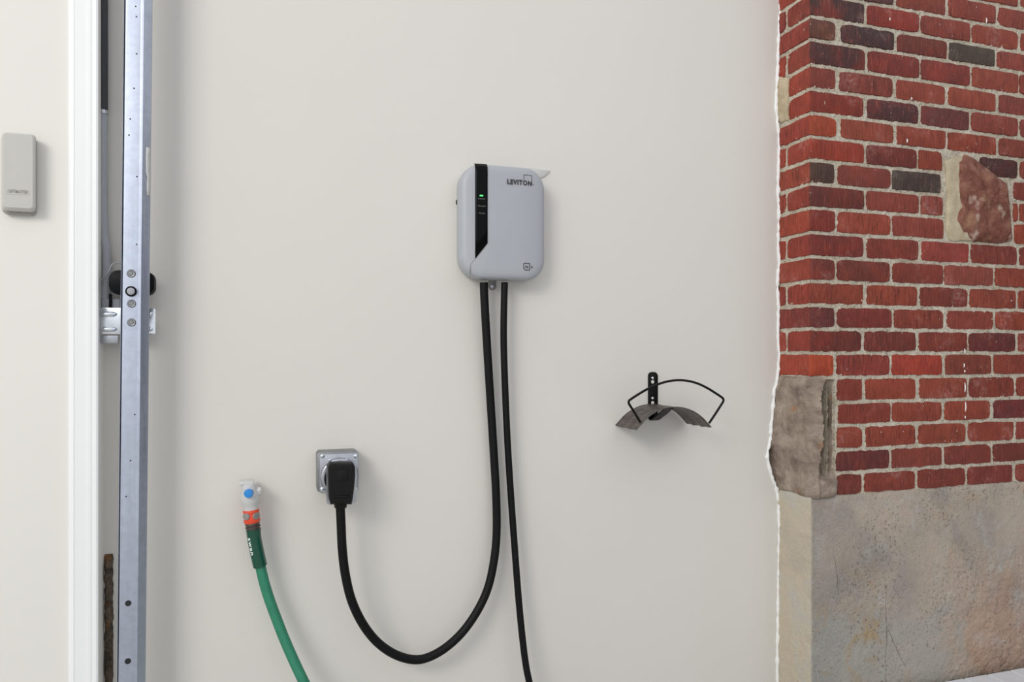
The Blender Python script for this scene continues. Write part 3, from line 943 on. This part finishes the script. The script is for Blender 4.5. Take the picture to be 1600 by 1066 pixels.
for k, (y0_, wd_) in enumerate(((771, 26), (775.5, 25), (780, 24))):
    a, b = P(534 - wd_ / 2, y0_, -0.108), P(534 + wd_ / 2, y0_ + 2.2, -0.108)
    bm = bmesh.new(); add_box(bm, (a.x, -0.1092, b.z), (b.x, -0.106, a.z), 0.0008, 1)
    finish('grip_rib', bm, 'plug_black', plug)
a, b = P(527, 735, -0.108), P(544, 752, -0.108)
bm = bmesh.new(); add_prism(bm, rrect(a.x, b.x, b.z, a.z, 0.004, 4), -0.107, -0.1092, 0.0008); finish('grip_pad', bm, 'plug_black', plug)
bm = bmesh.new(); add_lathe(bm, P(532.2, 784, -0.082), (0, 0, -1), [(0, 0.0155), (0.012, 0.0145), (0.016, 0.0115)], 18); finish('strain_relief', bm, 'plug_black', plug)

out_ = thing('power_outlet', 'square galvanised metal outlet box with the black plug in it', 'outlet', P(530, 770, 0))
bx0, bx1 = P(499.5, 740, -.05).x, P(560.5, 740, -.05).x
bz1, bz0 = P(530, 709, -.05).z, P(530, 769.5, -.05).z
bm = bmesh.new(); add_prism(bm, rrect(bx0 - .006, bx1 - .001, bz0 + .002, bz1 + .005, .008), 0.0, -0.046, 0.0015); finish('box', bm, 'box_zinc', out_)
bm = bmesh.new(); add_prism(bm, rrect(bx0, bx1, bz0, bz1, .0055), -0.0465, -0.0505, 0.0012); cov = finish('cover', bm, 'zinc_plate', out_)
for px, py in ((503.6, 713), (556, 713), (503.6, 764.5), (556, 764.5)):
    bm = bmesh.new(); q = P(px, py, -.0505)
    add_lathe(bm, q, (0, -1, 0), [(0, .0052), (.0012, .0050), (.0024, .0036), (.0026, .0012), (.0018, .0008)], 16); finish('screw', bm, 'bright_zinc', cov)
rc = P(531, 745, -.0505)
bm = bmesh.new(); add_lathe(bm, rc, (0, -1, 0), [(0, .0455), (.004, .0440), (.006, .0415), (.006, .038)], 40); rr_ = finish('collar', bm, 'zinc_plate', out_)
for px, py in ((515.5, 719), (542, 718.5)):
    bm = bmesh.new(); add_lathe(bm, P(px, py, -.0545), (0, -1, 0), [(0, .0028), (.0014, .0024), (.002, .001)], 12); finish('screw', bm, 'bright_zinc', rr_)
bm = bmesh.new(); add_lathe(bm, rc + Vector((0, 0, -0.004)), (0, -1, 0), [(.004, .037), (.0085, .036), (.011, .033)], 36); finish('receptacle', bm, 'sensor_black', out_)
a, b = P(510.0, 722, -.0635), P(557.0, 786.5, -.0635)
bm = bmesh.new(); quad_loft(bm, [(-.0605, rrect(a.x, b.x, b.z, a.z, .008)), (-.0635, rrect(a.x, b.x, b.z, a.z, .008))])
lid = finish('flap', bm, 'zinc_plate', out_, ang=30)

cc = thing('charging_cable', 'black charging cable hanging straight from the charger to the floor', 'cable', P(826, 1066, -0.06))
yy = [(788.5, 441.5, -.036), (787.5, 480, -.036), (787, 530, -.036), (789, 600, -.034), (793, 690, -.032), (798, 770, -.034), (803, 840, -.038), (809, 920, -.044), (815, 985, -.052), (821, 1035, -.060), (827, 1066, -.066), (838, 1110, -.08)]
pt = [P(*p) for p in yy]
e = pt[-1]
pt += [e + Vector((.03, -.03, -.05)), Vector((e.x + .09, -.16, -.014)), Vector((e.x + .2, -.36, -.0215)), Vector((e.x + .35, -.5, -.0215))]
bm = bmesh.new(); q = spline(pt, 8); add_tube(bm, q, [0.0088] * len(q), 16); finish('cord', bm, 'black_rubber', cc)

# ------------------------------------------------------------------ TAP AND HOSE
tap = thing('wall_tap', 'small white wall tap with a blue handle above the green hose', 'tap', P(390, 770, 0))
ty = -0.045
c0 = P(389, 772, 0)
bm = bmesh.new()
add_lathe(bm, (c0.x, 0, c0.z + .004), (0, -1, 0), [(0, .020), (.004, .0195), (.006, .014), (.030, .0135), (.034, .012)], 24)
finish('flange', bm, 'tap_white', tap)
def ax(px, py): return P(px, py, ty)
p0, p1 = ax(389, 755), ax(392.2, 797)
axd = (p1 - p0).normalized(); L = (p1 - p0).length
bm = bmesh.new()
add_lathe(bm, p0, axd, [(0, .010), (.002, .0165), (.016, .0185), (.020, .0180), (.024, .0205), (.044, .0205), (.048, .0180), (L, .0172)], 24)
finish('body', bm, 'tap_white', tap)
bm = bmesh.new(); q = P(391, 769, ty); add_lathe(bm, q, (-0.12, -1, 0.05), [(0.012, .010), (.026, .0105), (.031, .0092), (.032, .003)], 8)
finish('handle', bm, 'tap_blue', tap, ang=25)
bm = bmesh.new(); q = P(398, 768, ty); add_lathe(bm, q, (1, -0.1, 0.05), [(0, .0095), (.012, .0095), (.014, .0085)], 6); finish('side_nut', bm, 'tap_white', tap, ang=25)
bm = bmesh.new(); q = P(388, 755, ty); add_box(bm, (q.x - .020, ty - .012, q.z - .003), (q.x + .012, ty + .03, q.z + .004), .002); finish('top_lug', bm, 'tap_white', tap)

hs = thing('garden_hose', 'green garden hose hanging from the tap by an orange connector', 'hose', P(475, 1066, -.05))
q0, q1 = ax(392, 795), ax(394.2, 817)
ad = (q1 - q0).normalized(); L = (q1 - q0).length
bm = bmesh.new(); add_lathe(bm, q0, ad, [(0, .0165), (.003, .0180), (.008, .0180), (.0085, .0172), (L * .72, .0172), (L * .74, .0184), (L - .003, .0184), (L, .016)], 28); con = finish('connector', bm, 'connector_orange', hs)
side = RGT
for sgn in (-1, 1):
    bm = bmesh.new(); dirn = Vector((sgn * 0.88, -1, 0)).normalized(); m = q0 + ad * (L * .46) + dirn * 0.0150
    add_lathe(bm, m, dirn, [(0, .0092), (.0032, .0088), (.0038, .0065)], 14)
    for v in bm.verts:                              # oval grip
        rel = v.co - m; v.co = m + rel - ad * (rel.dot(ad) * 0.08)
    finish('grip_pad', bm, 'connector_grey', con)
q0, q1 = ax(394.2, 817), ax(396, 828.5)
ad = (q1 - q0).normalized(); L = (q1 - q0).length
bm = bmesh.new(); add_lathe(bm, q0 - ad * .003, ad, [(0, .0140), (.003, .0165), (.006, .0165), (.0065, .0145), (.010, .0145), (.0105, .0168), (.014, .0168), (.0145, .0145), (L + .004, .0150)], 24); finish('coupling', bm, 'nut_grey', hs)
sl = [ax(396, 827), ax(397.2, 840), ax(400, 855), ax(403.2, 870), ax(406.5, 884.5)]
sp = spline(sl, 6)
bm = bmesh.new(); add_tube(bm, sp, [.0158 + .0012 * math.exp(-i / 2.0) for i in range(len(sp))], 24)
sleeve = finish('sleeve', bm, 'sleeve_green', hs)
hp = [ax(404, 874)] + [P(a, b, y) for a, b, y in ((407, 886, -.045), (413, 911, -.047), (421, 937, -.05), (432, 967, -.055), (444, 998, -.062), (457, 1028, -.072), (470, 1056, -.082), (484, 1085, -.095))]
hp += [hp[-1] + Vector((.03, -.05, -.06)), Vector((hp[-1].x + .10, -.25, -.012)), Vector((hp[-1].x + .22, -.45, -.018)), Vector((hp[-1].x + .3, -.7, -.018))]
bm = bmesh.new(); add_tube(bm, spline(hp, 7), .0118, 18); finish('tube', bm, 'hose_green', hs)
# lettering down the sleeve: wrap a flat word round the tube
def sleeve_warp(c):
    # c.x runs down the sleeve, c.y across
    s = 0.016 + c.x; acc = 0
    for i in range(len(sp) - 1):
        l = (sp[i + 1] - sp[i]).length
        if acc + l >= s or i == len(sp) - 2:
            k = (s - acc) / l; p = sp[i].lerp(sp[i + 1], k); t = (sp[i + 1] - sp[i]).normalized(); break
        acc += l
    out = Vector((0, -1, 0)); out = (out - t * out.dot(t)).normalized(); lat = out.cross(t)
    if lat.dot(RGT) < 0: lat = -lat
    r = .0162 + c.z
    ang = math.radians(-30) + (c.y - .003) / .016 + math.radians(-12)
    return p + out * (r * math.cos(ang)) + lat * (r * math.sin(ang))
text('brand_lettering', 'swan', 0.0125, 'white_print', sleeve, None, 0.0003, 0.0002, 0.040, sleeve_warp)

# ------------------------------------------------------------------ HOSE HANGER
hg = thing('hose_hanger', 'empty dark metal hose hanger with arched saddle and wire guard', 'hanger', P(1020, 655, 0))
a, b = P(1012.3, 581.5, 0), P(1026.8, 657, 0)
bm = bmesh.new()
o_ = rrect(a.x, b.x, b.z, a.z, 0.011, 6); add_prism(bm, o_, 0.0, -0.004, 0.0008)
plate = finish('wall_plate', bm, 'bracket_black', hg)
for py in (591, 596.8, 622.5, 629.5):
    q = P(1019.7, py, -0.004)
    bm = bmesh.new()
    if py in (591, 622.5):
        add_lathe(bm, q, (0, -1, 0), [(0, .0045), (.0015, .0042), (.0028, .0026), (.0028, .0008)], 14); finish('screw', bm, 'bright_zinc', plate)
    else:
        add_lathe(bm, q + Vector((0, 0.0036, 0)), (0, -1, 0), [(0, .0048), (.0040, .0048)], 14); finish('slot', bm, 'greige_paint', plate)
DS = 0.126
lx, lz = P(963, 669.5, -.004).x, P(963, 669.5, -.004).z
rx, rz = P(1071, 664, -.004).x, P(1071, 664, -.004).z
apz = P(1024, 633.5, -.004).z
mx = (lx + rx) / 2; half = (rx - lx) / 2
zb_ = (lz + rz) / 2
def arch(s):
    """s in -1..1 -> x, z"""
    # circular arc through ends and apex, ends flick outwards a little
    hgt = apz - zb_
    Rr = (half * half + hgt * hgt) / (2 * hgt)
    am = math.asin(min(1, half / Rr))
    t = s * am
    x = mx + Rr * math.sin(t); z = apz - Rr + Rr * math.cos(t)
    z += 0.004 * max(0, abs(s) - 0.85) / 0.15
    return x, z
V = []; F = []
NS, ND = 48, 40
for i in range(NS + 1):
    s = -1 + 2 * i / NS
    x, z = arch(s)
    x2, z2 = arch(min(1, s + .01)); x1_, z1_ = arch(max(-1, s - .01))
    tx_, tz_ = x2 - x1_, z2 - z1_; l = math.hypot(tx_, tz_); nx_, nz_ = -tz_ / l, tx_ / l
    for j in range(ND + 1):
        v_ = j / ND; y = -0.004 - DS * v_
        rib = 0.0030 * abs(math.sin(v_ * math.pi * 3)) ** 1.0
        lip = 0.004 * max(0, (v_ - .93) / .07) - 0.0 + 0.004 * max(0, (.07 - v_) / .07)
        rib += lip
        V.append((x + nx_ * rib, y, z + nz_ * rib))
for i in range(NS):
    for j in range(ND):
        a_ = i * (ND + 1) + j; F.append((a_, a_ + 1, a_ + ND + 2, a_ + ND + 1))
sad = pydata('saddle', V, F, 'bronze_sheet', hg, ang=35)
md = sad.modifiers.new('thick', 'SOLIDIFY'); md.thickness = 0.0016; md.offset = 0
# support strap from the foot of the plate out under the saddle
pc_x = (P(1012.3, 640, 0).x + P(1026.8, 640, 0).x) / 2
zz = P(1020, 657, 0).z
bm = bmesh.new()
hwp = 0.0125
st = [(-0.001, zz + 0.004), (-0.010, zz + 0.0005), (-0.020, zz + 0.004), (-0.060, apz - 0.020), (-0.085, apz - 0.006), (-0.095, apz - 0.003)]
vs = []
for (y, z) in st:
    vs.append([bm.verts.new((pc_x + sx * hwp, y, z + dz)) for sx, dz in ((-1, 0), (1, 0), (1, .003), (-1, .003))])
for a_, b_ in zip(vs[:-1], vs[1:]):
    for k in range(4): bm.faces.new((a_[k], a_[(k + 1) % 4], b_[(k + 1) % 4], b_[k]))
bm.faces.new(vs[0]); bm.faces.new(vs[-1])
finish('support_strap', bm, 'bracket_black', hg, smooth=False)
gy = -0.121
wp = [(1000.5, 660), (997.5, 655), (992, 646), (985.5, 635.5), (982.6, 630.5), (982.8, 626.5), (986, 623.8), (994, 618.5), (1008, 610), (1022, 603.2), (1036, 598), (1050, 595), (1064, 594.3), (1078, 596), (1092, 600.2), (1106, 607), (1118, 614.5),
      (1127, 620.5), (1130, 623.5), (1130, 627.5), (1127, 632.5), (1119, 645), (1108, 661.5)]
bm = bmesh.new(); add_tube(bm, spline([P(a_, b_, gy) for a_, b_ in wp], 5), 0.0032, 10); finish('wire_guard', bm, 'bracket_black', hg)

# ------------------------------------------------------------------ GARAGE DOOR TRACK
YT = -0.10
tr = thing('door_track', 'tall galvanised steel door track beside the white moulding', 'door track', (P(205, 1066, YT).x, YT, 0.0))
def tx_at(z):                                        # the rail leans a little: left edge of its face
    zt, zb2 = P(196.5, 0, YT).z, P(185.5, 1066, YT).z
    k = (z - zb2) / (zt - zb2)
    return P(185.5, 533, YT).x + (P(196.5, 533, YT).x - P(185.5, 533, YT).x) * k
wf = P(219.5, 533, YT).x - P(190, 533, YT).x
sec = [(-0.0048, 0.030), (-0.0048, 0.006), (-0.0040, 0.005), (-0.0034, 0.006), (-0.0032, 0.026), (-0.0010, 0.026), (-0.0008, 0.002), (0.0005, 0.0003), (0.003, 0.0), (wf - .007, 0.0), (wf - .0045, -0.0012), (wf - .0010, -0.0014), (wf + .0015, .001), (wf + .0125, .012), (wf + .0130, .018),
       (wf + .0115, .018), (wf + .0110, .0130), (wf - .001, .0045), (0.004, .0035), (0.0025, .030)]
bm = bmesh.new()
zlo, zhi = -0.03, TOP
A = [bm.verts.new((tx_at(zlo) + a_, YT + b_, zlo)) for a_, b_ in sec]
B = [bm.verts.new((tx_at(zhi) + a_, YT + b_, zhi)) for a_, b_ in sec]
n = len(sec)
for k in range(n): bm.faces.new((A[k], A[(k + 1) % n], B[(k + 1) % n], B[k]))
bm.faces.new(A); bm.faces.new(B)
finish('rail', bm, 'galvanised_steel', tr, ang=20)
def disc(name, px, py, r, mat, parent, prof=None, y=YT, seg=18):
    bm = bmesh.new(); add_lathe(bm, P(px, py, y), (0, -1, 0), prof or [(-0.001, r), (0.0006, r)], seg); return finish(name, bm, mat, parent)
for px, py in ((200.3, 943), (199.8, 1033.5)): disc('hole', px, py, .0062, 'hole_dark', tr)
for px, py in ((212, 10), (213, 26), (213.5, 84), (209.5, 138), (203.5, 186), (201.5, 211), (214, 276), (213.5, 382), (210.5, 648), (204, 720), (197, 776)): disc('pin_hole', px, py, .0016, 'hole_dark', tr, seg=8)
for px, py in ((205, 427.5), (205.5, 474.5), (205.5, 504)):
    disc('screw_outline', px, py, .0092, 'hole_dark', tr, [(-.001, .0088), (.0004, .0088)])  # dark disc put behind the screw as its dark outline
    disc('screw', px, py, .008, 'box_zinc', tr, [(-.001, .0082), (.0012, .0082), (.002, .007), (.0016, .0045), (.003, .0035), (.003, .001)])
b_ = disc('bolt', 205, 455.5, .01, 'sensor_black', tr, [(-.001, .0112), (.003, .0112), (.0035, .0085)])
disc('bolt_head', 205, 455.5, .007, 'conduit_grey', b_, [(.002, .0078), (.005, .0076), (.006, .0055)])
# torn sticker on the slanting side
bm = bmesh.new()
z1_, z0_ = P(230, 229, YT).z, P(230, 305, YT).z
ul_ = []
for k in range(9):
    z = z0_ + (z1_ - z0_) * k / 8; xx = tx_at(z) + wf
    l_ = 0.006 + 0.0015 * nz((1, 2, z), 50) + (0.003 if k < 4 else 0)
    ul_.append((bm.verts.new((xx + .0015 + .0110 * (l_ - .001) / .016, YT + .001 + .0110 * (l_ - .001) / .016 - .0008, z)), bm.verts.new((xx + .0129, YT + .0112, z))))
for p_, q_ in zip(ul_[:-1], ul_[1:]): bm.faces.new((p_[0], p_[1], q_[1], q_[0]))
st_ = finish('torn_sticker', bm, 'tap_white', tr); md = st_.modifiers.new('thick', 'SOLIDIFY'); md.thickness = .0005
# jamb bracket behind the rail
YB = -0.045
a, b = P(153.5, 480.5, YB), P(243, 523, YB)
bm = bmesh.new(); add_prism(bm, rrect(XL + .001, b.x, b.z, a.z, .004, 3), YB + .003, YB, .0006); brk = finish('jamb_bracket', bm, 'bright_zinc', tr)
for py in (491, 514.5):
    p_, q_ = P(157, py, YB), P(183, py, YB)
    bm = bmesh.new(); add_tube(bm, [Vector((p_.x + (q_.x - p_.x) * k / 6, YB + .001, p_.z)) for k in range(7)], [.003, .0055, .006, .006, .006, .005, .002], 10); finish('rib', bm, 'bright_zinc', brk)
    p_, q_ = P(231, py, YB), P(239, py, YB)
    bm = bmesh.new(); add_tube(bm, [Vector((p_.x + (q_.x - p_.x) * k / 4, YB + .001, p_.z)) for k in range(5)], [.004, .0055, .0055, .005, .002], 10); finish('rib', bm, 'bright_zinc', brk)
a, b = P(157, 524, YB + .006), P(185, 537, YB + .006)
bm = bmesh.new(); add_box(bm, (XL + .001, YB + .004, b.z), (b.x, YB + .008, a.z), .001); finish('bracket_foot', bm, 'zinc_plate', tr)

# sensor, junction box, conduit, wire
YS = -0.060
sn = thing('door_sensor', 'rounded black sensor housing half hidden behind the steel track', 'sensor', P(205, 460, YS + .03))
a, b = P(172.5, 424, YS), P(238.5, 459, YS)
bm = bmesh.new(); add_prism(bm, rrect(a.x - .003, b.x + .003, b.z - .003, a.z + .003, .018, 6), YS + .03, YS, .003); finish('housing', bm, 'sensor_black', sn)
bm = bmesh.new(); q = P(206, 442, YS); add_box(bm, (q.x - .01, YS + .029, q.z - .012), (q.x + .01, 0.0, q.z + .012)); finish('mount', bm, 'zinc_plate', sn)
jb = thing('junction_box', 'small grey electrical box in the gap behind the steel track', 'junction box', P(168, 482, -.02))
a, b = P(155, 466, -.03), P(188, 482, -.03)
bm = bmesh.new(); add_box(bm, (XL + .0005, -.03, b.z - .03), (b.x, 0.0, a.z), .003); finish('box', bm, 'conduit_grey', jb)
a, b = P(170, 459, -.035), P(174.5, 481, -.035)
bm = bmesh.new(); add_box(bm, (a.x, -.036, b.z), (b.x, -.0295, a.z), .0015); finish('latch', bm, 'sensor_black', jb)
cn = thing('conduit', 'grey conduit running down the gap beside the steel track', 'conduit', P(166, 466, -.02))
cy = -.022
cp = [P(160.8, 176, cy), P(160.8, 260, cy), P(160.9, 330, cy), P(162.5, 365, cy), P(165.5, 390, cy), P(166.5, 420, cy), P(165.5, 445, cy), P(164.5, 468, cy)]
bm = bmesh.new(); add_tube(bm, spline(cp, 8), .0092, 14); finish('tube', bm, 'conduit_grey', cn)
e_ = P(160.8, 170, cy)
bm = bmesh.new(); add_tube(bm, [Vector((e_.x, cy, e_.z - .006)), Vector((e_.x, cy, e_.z + .004)), Vector((e_.x, cy, e_.z + .3)), Vector((e_.x, cy, TOP))], .0102, 14); finish('taped_section', bm, 'tape_black', cn)
bm = bmesh.new(); add_tube(bm, [Vector((e_.x, cy, e_.z - .012)), Vector((e_.x, cy, e_.z - .004))], .0108, 14); finish('collar', bm, 'zinc_plate', cn)
wr = [P(188, 410.5, -.04), P(180, 411, -.042), P(174, 415, -.044), P(170, 424, -.044), P(163, 432, -.042), P(157, 440, -.04)]
bm = bmesh.new(); add_tube(bm, spline(wr, 6), .0013, 8); tag(finish('sensor_wire', bm, 'conduit_grey'), 'thin loose grey wire looping in the gap above the sensor', 'wire')

# ------------------------------------------------------------------ KEYPAD
YK = YR
kp = thing('door_keypad', 'grey plastic keypad with closed cover on the cream wall', 'keypad', P(30, 337, YK))
yf = YK - 0.030
fx0, fx1 = P(3, 300, yf).x, P(53.5, 300, yf).x
fz1, fz0 = P(28, 208, yf).z, P(28, 326, yf).z
bx0_, bx1_ = P(7, 300, YK).x, P(58, 300, YK).x
bzz1, bzz0 = P(28, 214, YK).z, P(28, 336.5, YK).z
bm = bmesh.new(); quad_loft(bm, [(YK, rrect(bx0_, bx1_, bzz0, bzz1, .010)), (YK - .010, rrect(bx0_ - .001, bx1_, bzz0 - .001, bzz1, .010)), (YK - .013, rrect(bx0_ + .001, bx1_ - .002, bzz0 + .001, bzz1 - .002, .009))])
finish('base', bm, 'keypad_base', kp, ang=35)
bm = bmesh.new(); quad_loft(bm, [(YK - .011, rrect(bx0_ - .002, bx1_, bzz0 + .005, bzz1 + .001, .009)), (yf + .006, rrect(fx0 - .0015, fx1 + .0015, fz0 - .004, fz1 + .001, .008)), (yf + .002, rrect(fx0, fx1, fz0 - .001, fz1, .008)), (yf, rrect(fx0 + .003, fx1 - .003, fz0 + .002, fz1 - .003, .006))])
kc = finish('cover', bm, 'keypad_grey', kp, ang=22)
p_, q_ = P(11, 297, yf), P(46, 305, yf)
bm = bmesh.new()
for (xa, za, xb, zb3) in ((p_.x, p_.z, q_.x, p_.z), (p_.x, q_.z, q_.x, q_.z), (p_.x, p_.z, p_.x, q_.z), (q_.x, p_.z, q_.x, q_.z)):
    add_tube(bm, [Vector((xa, yf, za)), Vector((xb, yf, zb3))], .0006, 6)
finish('emblem_frame', bm, 'keypad_grey', kc)
M = Matrix.Translation((p_.x + .003, yf - .0004, q_.z + .003)) @ Matrix.Rotation(math.pi / 2, 4, 'X')
text('emblem_lettering', 'LIFTMASTER', 0.0095, 'keypad_base', kc, M, .0002, .0004, q_.x - p_.x - .006)
